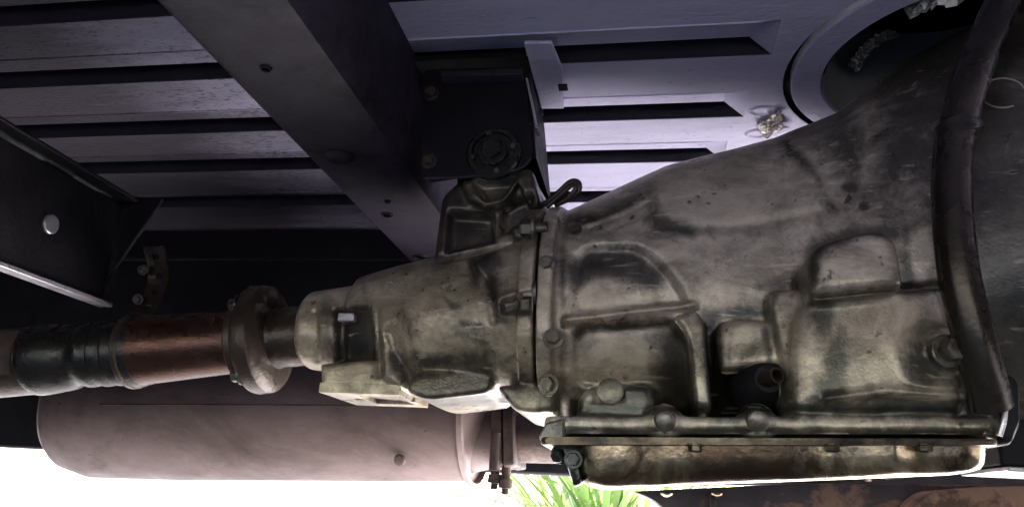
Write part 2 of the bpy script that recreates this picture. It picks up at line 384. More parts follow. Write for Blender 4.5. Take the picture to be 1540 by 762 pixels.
xa, xb, ya, yb = OC[0] - a_, OC[0] + a_, OC[1] - a_, OC[1] + a_
put('sky_blocker', join(*[([(x0, y0, zi), (x1, y0, zi), (x1, y1, zi), (x0, y1, zi)], [[0, 1, 2, 3]]) for x0, x1, y0, y1 in ((XL, xa, YN, YF), (xb, XR, YN, YF), (xa, xb, YN, ya), (xa, xb, yb, YF))]), 'black', floor_t, smooth=False)  # unseen sheet added to keep sky light out of the grooves
# ring round the opening, sleeve above it, unseen added ring that closes the gap
seg = 72; an = np.linspace(0, 2 * math.pi, seg, endpoint=False)
circ = lambda r, z: [(OC[0] + r * math.cos(a), OC[1] + r * math.sin(a), z) for a in an]
put('opening_rim', loft([circ(OR - .008, FZ + .008), circ(OR - .008, FZ - .0005), circ(OR - .010, FZ - .002), circ(IR + .002, FZ - .002), circ(IR, FZ + .0005), circ(IR, FZ + .03)], cap=False), 'plate_floor', floor_t, sharp=30)
put('sleeve', loft([circ(OR + .02, FZ + .012), circ(IR + .012, FZ + .012), circ(IR + .012, FZ + .30), circ(.0005, FZ + .31)], cap=False), 'black', floor_t, sharp=30)
put('sun_leak_ring', loft([circ(IR + .0135, zi + .003), circ(.30, zi + .003)], cap=False), 'black', floor_t, smooth=False)  # unseen ring added to stop sun leaking past the sleeve
put('lining', loft([circ(IR - .001, FZ + .0), circ(IR - .013, FZ + .035), circ(IR - .02, FZ + .12)], cap=False), 'lining', floor_t, sharp=60)

# foil strip stuck in the opening
def crumple(fn, nu, nv, amp, seed):
    rs = np.random.RandomState(seed); V = []; Fc = []
    for i in range(nu + 1):
        for j in range(nv + 1): V.append(np.array(fn(i / nu, j / nv)) + rs.uniform(-amp, amp, 3))
    for i in range(nu):
        for j in range(nv):
            a = i * (nv + 1) + j; q = [a, a + 1, a + nv + 2, a + nv + 1]
            Fc += [[q[0], q[1], q[2]], [q[0], q[2], q[3]]]
    return V, Fc
def arcfoil(a0, a1, z0, z1, r): return lambda u, v: (OC[0] + r * math.cos(a0 + (a1 - a0) * u), OC[1] + r * math.sin(a0 + (a1 - a0) * u), z0 + (z1 - z0) * v)
def foil(vf, label):
    o = put('foil_strip', vf, 'foil', None, smooth=False); m = o.modifiers.new('t', 'SOLIDIFY'); m.thickness = .0006
    return tag(o, label, 'foil', 'foil scraps round the floor opening')
def on_cyl(px, py, r):                                   # where a sight line meets the far wall of the round opening
    d = ray(px, py); a = d[0] ** 2 + d[1] ** 2; b = -2 * (d[0] * OC[0] + d[1] * OC[1]); c = OC[0] ** 2 + OC[1] ** 2 - r * r
    t = (-b - math.sqrt(max(b * b - 4 * a * c, 0))) / (2 * a) if False else (-b + math.sqrt(max(b * b - 4 * a * c, 0))) / (2 * a)
    return d * t
fp = [(1283, 102), (1292, 86), (1304, 72), (1322, 58), (1345, 49)]
fpi = lambda u: (np.interp(u, np.linspace(0, 1, 5), [q[0] for q in fp]), np.interp(u, np.linspace(0, 1, 5), [q[1] for q in fp]))
foil(crumple(lambda u, v: PZ(fpi(u)[0] - 7 + 14 * v, fpi(u)[1] - 4 + 9 * v, FZ + .034 + .004 * v), 26, 5, .0016, 1), 'crumpled silver foil strip curving inside the round opening')
foil(crumple(arcfoil(math.radians(226), math.radians(262), FZ - .004, FZ + .035, IR - .016), 20, 6, .003, 2), 'crumpled silver foil at the upper end of the round opening')
p = PZ(1162, 182, FZ - .004)
foil(crumple(lambda u, v: (p[0] + math.cos(6.283 * u) * v * (.013 + .006 * math.sin(19 * u) + .003 * math.sin(44 * u)), p[1] + math.sin(6.283 * u) * v * (.028 + .010 * math.sin(25 * u)), FZ - .004 - .006 * math.sin(11 * u + 5 * v) ** 2), 26, 7, .0022, 3), 'crumpled brown stained foil scrap on the floor panel near the casing')
for q_ in ((1147, 166), (1141, 200)):
    c = PZ(*q_, FZ - .001); put('dent', lathe(c, (0, 0, -1), [(-.002, .006), (.001, .008), (.0025, .0105), (.0005, .013)], 24), 'groove', floor_t, sharp=60).scale = (1.35, .9, 1)

# ================================================================== CHASSIS
# far side rail
rail = thing('chassis_rail', 'black chassis rail along the far edge of the floor', 'rail', (-.5, 1.3, .03))
put('web', box(-2.2, 1.5, YF + .002, YF + .06, .038, FZ + .08), 'black', rail, bevel=.004)
put('lip', box(-2.2, 1.3, YF - .012, YF - .0005, FZ - .062, FZ - .055), 'black', rail, bevel=.002)

nr = thing('chassis_rail', 'unseen black rail added behind the viewer to shade the near side', 'rail', (-.5, -.6, .03))  # unseen rail added to hold back light from the near side
put('web', box(-1.34, 1.29, -.66, -.60, .21, FZ - .003), 'black', nr, bevel=.004)
bh = thing('front_blocker', 'unseen black sheet added ahead of the gearbox to block light', 'front_blocker', (1.4, .3, .1))  # added out of view to keep light from coming in ahead
put('front_blocker_sheet', box(1.30, 1.33, -.595, YF - .015, -.05, FZ + .30), 'black', bh, bevel=.004)

fw = thing('blocker_wheel', 'unseen black wheel added at right to shade the bell housing', 'wheel', (.95, -.40, 0))  # unseen wheel added to keep light off the bell
put('blocker_tyre', lathe((.95, -.55, 0), (0, 1, 0), [(0, .19), (.005, .26), (.03, .295), (.06, .3), (.13, .3), (.16, .295), (.185, .26), (.19, .19)], 48), 'rubber', fw)
put('blocker_wheel_rim', lathe((.95, -.53, 0), (0, 1, 0), [(0, .06), (.03, .08), (.04, .16), (.0, .192), (.15, .192), (.15, .05)], 40), 'beam', fw)
rp_ = thing('rear_blocker', 'unseen black sheet added to block light from the rear', 'panel', (-1.36, .3, .1))  # unseen panel added to shut out light from the rear
put('rear_blocker_sheet', box(-1.38, -1.35, -.595, YF - .015, -.22, FZ - .003), 'black', rp_, bevel=.004)

# crossmember
cm = thing('crossmember', 'long dark box crossmember running under the floor with drilled lower face', 'crossmember', (-.3, .7, .32))
X0, X1, CZ = -.349, -.246, .32
sec = [(X0, FZ - .004), (X0, CZ + .012), (X0 + .004, CZ + .004), (X0 + .012, CZ), (X1 - .014, CZ), (X1 - .004, CZ + .004), (X1, CZ + .014), (X1, FZ - .004)]
cb = put('beam', loft([[(x, y, z) for x, z in sec] for y in np.linspace(-.3, 1.243, 40)]), 'beam', cm, sharp=30)
def hole(parent, p, r, axis=(0, 0, -1)):
    """a punched hole: collar and a dark cup set into the face"""
    return put('hole', lathe(p, axis, [(-.004, r * .55), (-.0005, r * .8), (.0022, r * .95), (.0022, r * 1.12), (0, r * 1.3)], 24), 'black', parent, sharp=50)
for q, r in (((582, 322), .006), ((583, 302), .003), ((400, 102), .004), ((632, 386), .009)): hole(cb, PZ(*q, CZ), r)

put('plug', lathe(PZ(511, 234, CZ), (0, 0, -1), [(-.003, .0150), (.0015, .0150), (.004, .0125), (.0048, .006), (.0048, 0)], 28), 'beam', cb)
# left stub bracket (end of a second crossmember), a channel with a lower flange
lb = thing('channel_bracket', 'black channel bracket at left with bright lower flange and round hole', 'bracket', (-.6, .6, .18))
bx = -.600
def plate(poly, x0, x1): # poly in (y,z)
    return loft([[(x0, y, z) for y, z in poly], [(x1, y, z) for y, z in poly]])
put('web', plate([(.2, .296), (.2, .184), (.74, .180), (.74, .298)], bx - .005, bx), 'black', lb, bevel=.0015)
put('lower_flange', box(bx - .0045, bx + .012, .2, .742, .1775, .1825), 'steel', lb, bevel=.001)['label'] = 'lower flange made pale for light from the ground'  # pale metal stands in for ground light on the underside
put('upper_flange', box(bx - .05, bx + .022, .2, .735, .3005, .3045), 'black', lb, bevel=.0015)
gp = [PY(180, 296, .752), PY(246, 300, .752), PY(240, 312, .752), PY(150, 440, .752), PY(150, 300, .752)]
put('gusset', loft([[(p_[0], y, p_[2]) for p_ in gp] for y in (.748, .753)]), 'black', lb, bevel=.001)
c = PX(75, 337, bx); put('plug', lathe(c, (1, 0, 0), [(-.003, .0102), (.002, .0102), (.003, .009)], 24), 'steel', lb)['label'] = 'pale disc standing in for a bright hole'  # pale steel disc imitates a bright hole
for q in ((88, 258), (165, 302)):
    c = PZ(*q, .300); put('weld', box(c[0] - .004, c[0] + .004, c[1] - .022, c[1] + .018, .297, .3003), 'steel', lb, bevel=.002)

# perforated hanger strap of the muffler
hs = thing('hanger_strap', 'bent perforated hanger strap above the driveshaft at left', 'strap', (-.76, 1.0, .22))
Y0 = 1.0
bm = bmesh.new(); a, b2 = PY(215, 368, Y0), PY(196, 492, Y0); wv = .036
nz = 14; pts = []
for i in range(nz + 1):
    t = i / nz; x = a[0] + (b2[0] - a[0]) * t + .004 * math.sin(t * 3.5); z = a[2] + (b2[2] - a[2]) * t; y = Y0 + .02 * math.sin(t * 4)
    pts.append([(x, y, z), (x + wv * .33, y + .003, z - .002), (x + wv * .66, y + .003, z - .002), (x + wv, y, z)])
V = [p for r in pts for p in r]; Fc = []
for i in range(nz):
    for j in range(3):
        if j == 1 and i % 3 == 1: continue
        q = i * 4 + j; Fc.append([q, q + 1, q + 5, q + 4])
st = put('strap', (V, Fc), 'shaft', hs, smooth=False); m_ = st.modifiers.new('t', 'SOLIDIFY'); m_.thickness = .003
bolt(hs, PY(215, 405, Y0 - .002), (0, -1, 0), .006, .006); bolt(hs, PY(207, 450, Y0 - .002), (0, -1, -.3), .006, .006)

# mount bracket: black sheet box with rubber bush
mb = thing('mount_bracket', 'black folded mount bracket hanging beside the crossmember above the casing', 'bracket', (-.19, .69, .33))
Ym = .685
bp = roundpoly([(636, 104), (790, 100), (801, 235), (782, 252), (645, 273), (634, 262)], 10, 4)
put('face_plate', loft([[(lambda q: (q[0], y, q[2]))(PY(*p_, Ym)) for p_ in bp] for y in (Ym, Ym + .004)]), 'black', mb, bevel=.001)
l0, l1 = PY(660, 104, Ym - .02), PY(783, 100, Ym - .02)
put('upper_lip', loft([[(l0[0] + (l1[0] - l0[0]) * t, Ym - .012, l0[2] + .003 + (l1[2] - l0[2]) * t), (l0[0] + (l1[0] - l0[0]) * t, Ym - .0005, l0[2] - .001 + (l1[2] - l0[2]) * t), (l0[0] + (l1[0] - l0[0]) * t, Ym - .0005, l0[2] - .007 + (l1[2] - l0[2]) * t), (l0[0] + (l1[0] - l0[0]) * t, Ym - .012, l0[2] - .004 + (l1[2] - l0[2]) * t)] for t in (0, 1)]), 'beam', mb, bevel=.001)
rs_ = [PY(790, 100, Ym), PY(801, 235, Ym)]
put('side_plate', loft([[(q[0] + dx, y, q[2]) for dx, y in ((0, Ym + .0045), (.003, Ym + .0045), (.003, Ym + .13), (0, Ym + .13))] for q in rs_]), 'black', mb)
put('back_plate', loft([[(q[0], y, q[2]) for q in (PY(640, 100, Ym), PY(788, 100, Ym), PY(798, 230, Ym), PY(645, 250, Ym))] for y in (Ym + .131, Ym + .134)]), 'black', mb)
put('top_plate', box(PY(640, 100, Ym)[0] - .03, PY(790, 100, Ym)[0] + .002, Ym - .0, Ym + .13, FZ - .012, FZ - .006), 'black', mb)
put('lower_edge', tube([PY(637, 268, Ym - .002), PY(700, 266, Ym - .002), PY(775, 256, Ym - .002), PY(799, 238, Ym - .002)], .0018, 8), 'beam', mb)
put('edge_strip', loft([[(q[0] + dx, y, q[2]) for dx, y in ((.0035, Ym - .003), (.0055, Ym - .003), (.0055, Ym + .014), (.0035, Ym + .014))] for q in (PY(786, 120, Ym), PY(801, 195, Ym))]), 'steel', mb)
for q in ((648, 140), (645, 242)): bolt(mb, PY(*q, Ym - .002), (0, -1, 0), .0058, .006, 'lip')
bc = PY(743, 232, Ym)
bu = put('bush', lathe(bc, (0, -1, 0), [(-.002, .028), (.004, .028), (.006, .026), (.006, .022), (.003, .021), (.003, .014), (.010, .013), (.010, .0)], 32), 'rubber', mb)
bolt(mb, bc + np.array([0, -.0095, 0]), (0, -1, 0), .0105, .009, 'rubber')
for a in np.linspace(.3, 6.5, 5): bolt(mb, bc + np.array([math.cos(a) * .021, -.004, math.sin(a) * .021]), (0, -1, 0), .003, .003, 'bolt', False, 'rivet')
# tab under the floor
tb = [PZ(788, 66, FZ - .012), PZ(830, 66, FZ - .012), PZ(846, 105, FZ - .012), PZ(848, 164, FZ - .012), PZ(810, 164, FZ - .012)]
put('tab', loft([[(q[0], q[1], FZ - .012 + dz) for q in tb] for dz in (0, .004)]), 'plate_floor', mb, bevel=.001)
c = PZ(848, 131, FZ - .013); put('slot', box(c[0] - .006, c[0] + .004, c[1] - .006, c[1] + .006, FZ - .0145, FZ - .0125), 'black', mb)

# ================================================================== TRANSMISSION
AX = .80
tr = thing('transmission', 'grimy tan cast automatic gearbox with ribbed casing and oil pan', 'gearbox', PY(1100, 640, AX))
parts = [body([(834, 322, 640, .118), (856, 318, 642, .118), (900, 297, 645, .122), (1000, 249, 648, .128), (1100, 223, 650, .132), (1160, 207, 652, .136),
               (1250, 168, 655, .150), (1330, 98, 660, .168), (1400, 55, 662, .18), (1480, 12, 664, .19), (1560, -30, 666, .195), (1750, -60, 668, .2)], AX, 2.5)]
parts += [body([(833, 312, 645, .134), (853, 310, 645, .134)], AX, 2.5, fine=1)]                                     # mating flange
NB = .668                                                                                                            # near wall of the case
parts += [prism([(816, 624), (1500, 628), (1500, 652), (816, 652)], .626, .97, 6, 1.0, .008),                      # rail
          prism([(1010, 474), (1046, 462), (1060, 480), (1072, 620), (1048, 620), (1034, 505)], .645, .74, 8, 1.05),
          prism([(1078, 492), (1094, 480), (1150, 478), (1166, 492), (1170, 552), (1084, 560)], .650, .74, 10, 1.08),
          prism([(1158, 440), (1185, 430), (1212, 440), (1226, 480), (1222, 560), (1208, 600), (1190, 600), (1178, 545), (1166, 490)], .640, .74, 12, 1.1),
          prism([(1196, 470), (1222, 446), (1290, 434), (1405, 426), (1422, 438), (1440, 520), (1452, 622), (1192, 622), (1190, 540)], .622, .74, 16, 1.06, .012),
          prism([(1216, 384), (1230, 364), (1290, 347), (1334, 343), (1353, 360), (1366, 432), (1222, 446)], .594, .76, 16, 1.02, .012),
          prism([(868, 600), (880, 584), (905, 573), (940, 572), (982, 580), (988, 628), (866, 628)], .645, .74, 8, 1.08),
          prism([(1470, 540), (1500, 555), (1512, 660), (1462, 660), (1440, 610)], .632, .74, 10, 1.05),
          lathe(PY(1398, 532, .622) + np.array([0, .02, 0]), (0.25, -1, 0), [(0, .034), (.012, .031), (.026, .022), (.034, .019), (.036, .01)], 32),
          lathe(PY(1195, 582, .642) + np.array([0, .02, 0]), (0, -1, 0), [(0, .012), (.02, .0115), (.026, .007)], 20),
          lathe(PY(1196, 606, .64) + np.array([0, .02, 0]), (0, -1, 0), [(0, .013), (.02, .012), (.027, .006)], 20),
          lathe(PY(1000, 634, .628) + np.array([0, .02, 0]), (0, -1, 0), [(0, .016), (.018, .015), (.024, .01)], 20),
          lathe(PY(1140, 634, .628) + np.array([0, .02, 0]), (0, -1, 0), [(0, .016), (.018, .015), (.024, .01)], 20)]
case = melt(parts, .0025, 4)
P = 'p'; L = 'l'; E_ = 'e'
case = work(case, [
    (P, roundpoly([(862, 388), (880, 370), (960, 368), (1000, 400), (1040, 462), (960, 464), (860, 476)], 30), .006, 10),
    (L, ([(852, 482), (1000, 462), (1042, 460)], 5), -.006, 4),
    (P, roundpoly([(862, 490), (1020, 480), (1036, 520), (1044, 612), (990, 612), (985, 576), (864, 580)], 26), .008, 8),
    (P, [(1088, 560), (1170, 552), (1180, 616), (1084, 616)], .016, 8),
    (L, ([(848, 352), (1000, 342), (1130, 338), (1240, 316)], 4), .0025, 14),
    (P, [(868, 345), (940, 318), (985, 292), (985, 318), (905, 352), (868, 362)], .004, 5),
    (L, ([(1245, 600), (1330, 588), (1445, 596)], 6), -.006, 5),
    (L, ([(818, 648), (1500, 650)], 2), .003, 3), (L, ([(1216, 452), (1300, 439), (1420, 429)], 4), .006, 4),
    (P, [(893, 580), (935, 578), (938, 600), (893, 602)], .004, 3),
], [
    (P, [(862, 400), (884, 372), (960, 372), (998, 405), (985, 440), (940, 418), (890, 415), (866, 432)], .75, 10),
    (L, ([(858, 330), (905, 330), (975, 292), (985, 335), (1040, 350)], 9), .6, 9),
    (L, ([(845, 300), (846, 640)], 3), .4, 5),
    (P, [(985, 490), (1030, 485), (1048, 610), (1000, 612), (985, 560)], .5, 14),
    (P, [(1056, 470), (1080, 470), (1092, 620), (1066, 620)], .8, 8),
    (E_, (1135, 585, 56, 34), 1.0, 0), (E_, (1120, 470, 30, 10), .6, 0), (L, ([(1222, 425), (1228, 372), (1290, 351), (1345, 352)], 6), .62, 8), (E_, (1238, 478, 16, 44), .6, 0), (E_, (1256, 535, 18, 40), .6, 0), (E_, (1250, 592, 26, 24), .6, 0), (L, ([(1222, 360), (1218, 430)], 3), .5, 7), (L, ([(1100, 500), (1096, 550)], 3), .5, 4), (L, ([(1150, 500), (1158, 550)], 4), .6, 4), (L, ([(868, 500), (880, 490), (1010, 484)], 4), .6, 5),  (P, [(1000, 570), (1048, 530), (1050, 612), (1000, 612)], .4, 10), (L, ([(1145, 430), (1180, 425), (1215, 430)], 4), .6, 6),  # lines round the upper bump paint in its edge shading
    (L, ([(1160, 430), (1215, 425), (1222, 455)], 7), .6, 8), (E_, (1130, 525, 34, 16), .4, 0),
    (P, [(1200, 195), (1260, 170), (1300, 180), (1310, 300), (1270, 310), (1245, 240)], .42, 18),
    (L, ([(1180, 215), (1225, 260), (1255, 315)], 5), .5, 6), (E_, (1278, 282, 16, 12), .7, 0), (E_, (1300, 310, 9, 7), .7, 0),
    (P, [(1360, 60), (1800, -80), (1800, 640), (1460, 600), (1400, 300), (1310, 260)], .55, 40),  # dark tone painted over the bell for its lack of light
    (L, ([(1218, 452), (1300, 438), (1410, 428)], 4), .45, 5), (L, ([(1362, 350), (1368, 440), (1426, 430), (1448, 600)], 4), .5, 8),  # includes edge shade painted down the right of the upper bump
    (E_, (1395, 535, 44, 44), .45, 0), (E_, (1240, 470, 40, 40), -.0, 0),
    (P, [(860, 606), (1500, 606), (1500, 624), (860, 624)], .8, 6), (E_, (960, 590, 26, 14), .8, 0),
    (P, [(812, 640), (1500, 644), (1500, 660), (812, 660)], .45, 4), (E_, (1330, 605, 90, 18), .4, 0),
    (E_, (1110, 290, 120, 36), -.35, 0), (E_, (1080, 400, 110, 34), -.35, 0), (E_, (920, 440, 50, 18), -.3, 0), (E_, (1190, 490, 16, 60), -.45, 0), (E_, (1330, 490, 50, 40), -.3, 0), (E_, (1300, 385, 34, 26), -.3, 0), (E_, (1388, 380, 14, 30), -.5, 0), (E_, (920, 545, 50, 30), -.2, 0), (E_, (1120, 505, 26, 18), -.3, 0),
])
case_o = put('case', case, 'cast', tr, sharp=180)
# seated pieces on the case
bolt(tr, PY(1427, 527, .592), (.25, -1, 0), .0088, .010); put('round_boss', lathe(PY(918, 588, .645), (0, -1, 0), [(-.004, .0115), (.002, .011), (.003, .0085), (.0032, 0)], 24), 'bolt', tr)
for q in ((1000, 633), (1140, 633)): put('bolt_cap', lathe(PY(*q, .608), (0, -1, -.3), [(-.006, .0085), (.001, .0080), (.003, .0055), (.0032, 0)], 20), 'bolt', tr)
pp = PY(1152, 572, .655)
put('port', lathe(pp, (.1, -1, .05), [(-.03, .024), (-.006, .022), (.004, .015), (.008, .011), (.008, .001)], 28), 'black', tr)
put('port_pipe', lathe(PY(1158, 568, .642), (.5, -1, .1), [(-.02, .0065), (.010, .0065), (.010, .005), (-.005, .0048)], 20), 'shaft', tr)
# filler tube
TY = .575
ft = put('filler_tube', tube([PY(1540, -60, TY + .03), PY(1500, 20, TY + .02), PY(1457, 130, TY), PY(1432, 250, TY), PY(1440, 400, TY + .004), PY(1468, 520, TY + .012), PY(1490, 610, TY + .03)],
     lambda t: .0130 + .0016 * t, 20), 'tube', tr, sharp=60); ft['label'] = 'dark oil filler tube'
put('tube_clip', lathe(PY(1442, 195, TY), (-.25, 0, 1), [(-.007, .0148), (-.006, .0158), (.006, .0158), (.007, .0148)], 24), 'rubber', tr)

# casting marks on the bell: raised circle
cc = PY(1508, 142, .6)
def nearY(px, py, me=case_o):
    dg = None; v = me.data; n = len(v.vertices); co = np.empty(n * 3, 'f'); v.vertices.foreach_get('co', co)
    co = co.reshape(-1, 3) + np.array(WL[me.name]); q = pix(co); d = np.hypot(q[:, 0] - px, q[:, 1] - py); k = np.where(d < 6)[0]
    return co[k, 1].min() if len(k) else AX - .15
y0 = nearY(1508, 142)
put('cast_mark', tube([PY(1508 + 34 * math.cos(a), 140 - 22 * math.sin(a), nearY(1508 + 34 * math.cos(a), 140 - 22 * math.sin(a)) + .0004) for a in np.linspace(.3, 5.2, 16)], .0008, 8, 3), 'cast', tr)

# ---------------- extension housing
tail = [body([(466, 446, 550, .040), (474, 438, 556, .046), (540, 428, 564, .05), (546, 416, 572, .056), (600, 400, 590, .066), (660, 384, 600, .08), (730, 366, 602, .092), (800, 338, 608, .104), (812, 330, 612, .108)], AX, 2.2)]
tail += [body([(806, 314, 634, .130), (829, 312, 640, .133)], AX, 2.5, fine=1)]
tail += [prism([(480, 546), (572, 538), (590, 560), (604, 584), (596, 590), (482, 580)], .742, .842, 4, 1.0, .003),
         prism([(566, 484), (580, 488), (606, 560), (604, 584), (572, 566)], .738, .80, 4, 1.1, .004),
         prism([(742, 445), (775, 432), (806, 428), (810, 474), (770, 478), (740, 468)], .690, .80, 8, 1.15),
         prism([(765, 338), (800, 330), (810, 350), (808, 362), (770, 358)], .700, .80, 6, 1.15),
         prism([(705, 392), (740, 374), (806, 366), (808, 422), (760, 428), (722, 424)], .704, .80, 14, 1.12),
         prism([(744, 578), (836, 574), (836, 618), (800, 622), (775, 618), (758, 600)], .700, .83, 10, 1.0),
         prism([(620, 560), (740, 556), (740, 590), (640, 602), (605, 588)], .735, .86, 16, 1.0)]
tailm = melt(tail, .0024, 5)
tailm = work(tailm, [
    (P, [(502, 466), (556, 458), (562, 538), (506, 542)], .012, 5),
    (L, ([(472, 470), (476, 540)], 4), .003, 4), (L, ([(565, 470), (570, 560)], 5), .006, 5), (L, ([(588, 500), (610, 560)], 9), .006, 6),
    (P, [(752, 452), (798, 440), (800, 470), (756, 472)], .006, 5),
    (L, ([(700, 400), (735, 440), (742, 480)], 6), .004, 6),
], [
    (P, [(502, 466), (556, 458), (562, 538), (506, 542)], .85, 8), (P, [(580, 500), (612, 540), (600, 590), (580, 560)], .6, 10),
    (P, [(705, 392), (745, 372), (760, 400), (735, 412), (712, 420)], .75, 7), (L, ([(735, 405), (742, 450), (760, 470)], 6), .7, 6),
    (P, [(748, 450), (806, 436), (808, 478), (750, 476)], .5, 8), (L, ([(668, 447), (682, 462), (690, 460)], 3), .55, 3), (L, ([(695, 485), (712, 492), (722, 488)], 3), .55, 3), (L, ([(640, 520), (690, 500), (730, 515)], 3), .4, 6), (E_, (700, 540, 60, 16), .45, 0),
    (P, [(612, 555), (740, 530), (830, 560), (830, 610), (640, 602)], .42, 20), (L, ([(640, 545), (700, 540), (740, 550)], 12), .5, 10),
    (L, ([(812, 320), (812, 640)], 4), .5, 4), (L, ([(545, 420), (565, 500)], 6), .4, 8), (P, [(606, 470), (628, 500), (640, 545), (612, 540)], .5, 10),
    (P, [(480, 440), (500, 440), (505, 545), (480, 545)], .3, 8), (E_, (640, 520, 40, 14), -.3, 0), (E_, (640, 440, 60, 25), -.25, 0), (E_, (770, 402, 26, 12), -.3, 0),
    (P, [(660, 340), (700, 340), (830, 310), (830, 350), (700, 385), (650, 395)], .5, 10),
])
tail_o = put('extension_housing', tailm, 'tail', tr, sharp=180)
tc = PY(525, 479, .752); put('tab', box(tc[0] - .009, tc[0] + .009, .742, .775, tc[2] - .0045, tc[2] + .004), 'steel', tail_o, bevel=.001)
for q, Y, d, r in (((800, 343), .676, (-1, 0, 0), .0085), ((803, 440), .676, (-1, 0, 0), .0085), ((832, 508), .660, (0, -1, .1), .0068), ((824, 578), .672, (-.3, -1, 0), .0072), ((822, 396), .667, (0, -1, 0), .0058), ((862, 345), .672, (0, -1, .3), .006)):
    bolt(tail_o, PY(*q, Y), d, r, .011 if d[0] == -1 else .006)
for q, Y in (((812, 440), .68), ((808, 343), .68)): put('bolt_shank', lathe(PY(*q, Y), (1, 0, 0), [(-.006, .006), (.01, .006)], 16), 'bolt', tail_o)
# pad with openings (difference of simple solids)
a, b2 = PY(482, 581, .742), PY(602, 590, .742)
pad = box(a[0], b2[0], .739, .846, a[2] - .006, a[2] + .004)
def cut(base, cutters, name):
    ob = put(name, base, 'tail', tail_o, smooth=False)
    cs = []
    for c_ in cutters:
        co_ = put('cutter', c_, 'black', tail_o, smooth=False); md = ob.modifiers.new('cut', 'BOOLEAN'); md.object = co_; md.operation = 'DIFFERENCE'; md.solver = 'EXACT'; cs.append(co_)
    bpy.context.view_layer.update(); dg = bpy.context.evaluated_depsgraph_get(); me = bpy.data.meshes.new_from_object(ob.evaluated_get(dg)); ob.modifiers.clear(); ob.data = me
    for c_ in cs: bpy.data.objects.remove(c_)
    return ob
zc = a[2]; xm = (a[0] + b2[0]) / 2
pd = cut(pad, [box(xm - .010, xm + .034, .757, .822, zc - .02, zc + .002), lathe((xm - .018, .790, zc - .02), (0, 0, 1), [(0, .006), (.0215, .006)], 20), lathe((xm + .0425, .79, zc - .02), (0, 0, 1), [(0, .0045), (.0215, .0045)], 20)], 'mounting_pad')
m_ = pd.modifiers.new('b', 'BEVEL'); m_.width = .0012; m_.segments = 2; m_.limit_method = 'ANGLE'

# ---------------- mount arm on top of the extension housing
arm = [prism([(662, 292), (690, 268), (802, 262), (818, 300), (820, 350), (790, 372), (650, 392), (655, 345)], .715, .80, 10, 1.1, .008),
       prism([(690, 268), (720, 262), (800, 250), (812, 300), (800, 310), (778, 268), (760, 300), (735, 312), (705, 300)], .700, .78, 8, 1.05)]
arm_m = work(melt(arm, .0026, 5), [(P, [(676, 318), (740, 322), (742, 362), (672, 378)], .012, 6), (P, [(756, 312), (800, 290), (806, 336), (752, 352)], .010, 6),
        (P, [(712, 272), (775, 268), (755, 296), (730, 300)], .012, 5)], [(P, [(640, 250), (830, 250), (830, 345), (640, 400)], .42, 8)])
put('mount_arm', arm_m, 'tail', tr, sharp=180)
# lifting hook of bent wire
hk = put('lifting_hook', join(tube([PY(818, 308, .72), PY(840, 290, .715), PY(858, 274, .71), PY(870, 276, .708), PY(868, 290, .71), PY(852, 300, .715), PY(835, 308, .72)], .0032, 10),
        tube([PY(822, 312, .715), PY(846, 290, .709), PY(860, 279, .706), PY(866, 284, .705), PY(855, 296, .708)], .0025, 10)), 'shaft', tr)

# ---------------- oil pan
pan = put('pan_flange', prism([(812, 656), (1504, 659), (1504, 669), (812, 668)], .619, .98, 4, 1.0, .005), 'lip', tr, sharp=40)
zl, zr = PY(868, 736, .628)[2], PY(1505, 712, .628)[2]; xl, xr = PY(864, 690, .628)[0], PY(1503, 690, .628)[0]
zt = PY(1100, 667, .63)[2]
nX = 90; R = []
def pan_ring(inset, f):
    r = []; x0, x1, yn, yf = xl + inset, xr - inset, .628 + inset, .955 - inset; cr = .022
    def zz(x): t = (x - xl) / (xr - xl); zb = zl + (zr - zl) * t; ztp = PY(864, 667, .63)[2] * (1 - t) + PY(1503, 668, .63)[2] * t; return ztp + (zb - ztp) * f
    def dent(x):
        p_ = 864 + (x - xl) / (xr - xl) * 640
        return .005 * math.exp(-((p_ - 985) / 24) ** 2) - .006 * math.exp(-((p_ - 1350) / 26) ** 2) + .003 * math.exp(-((p_ - 1235) / 40) ** 2) - .002 * math.exp(-((p_ - 1090) / 60) ** 2)
    for x in np.linspace(x0 + cr, x1 - cr, nX): r.append((x, yn + dent(x) * (1 if f < .9 else .5), zz(x)))
    for cxp, cyp, a0 in ((x1 - cr, yn + cr, -90), (x1 - cr, yf - cr, 0), (x0 + cr, yf - cr, 90), (x0 + cr, yn + cr, 180)):
        for t in np.linspace(8, 82, 6): q = math.radians(a0 + t); x = cxp + cr * math.cos(q); r.append((x, cyp + cr * math.sin(q), zz(x)))
        if a0 == 0:
            for x in np.linspace(x1 - cr - .01, x0 + cr + .01, 20): r.append((x, yf, zz(x)))
    if f >= .9:                                       # the sump floor rises toward the far side
        r = [(x, y, z + (y - .628) * (.9 * max(z, 0) / .63)) for x, y, z in r]
    return r
put('oil_pan', loft([pan_ring(.0, 0), pan_ring(.001, .3), pan_ring(.0025, .62), pan_ring(.005, .8), pan_ring(.010, .93), pan_ring(.017, 1), pan_ring(.06, 1.0), pan_ring(.12, 1.0)]), 'pan', tr, sharp=60)
for q in (1045, 1252, 1391): bolt(tr, PY(q, 670, .623), (0, 0, -1), .0052, .0045, 'lip')
for q in (1003, 1078): put('pan_dimple', lathe(PZ(q, 741, zl + (zr - zl) * (q - 868) / 640 + .0005), (0, 0, -1), [(0, .008), (.002, .007), (.004, .003)], 16), 'pan', tr)
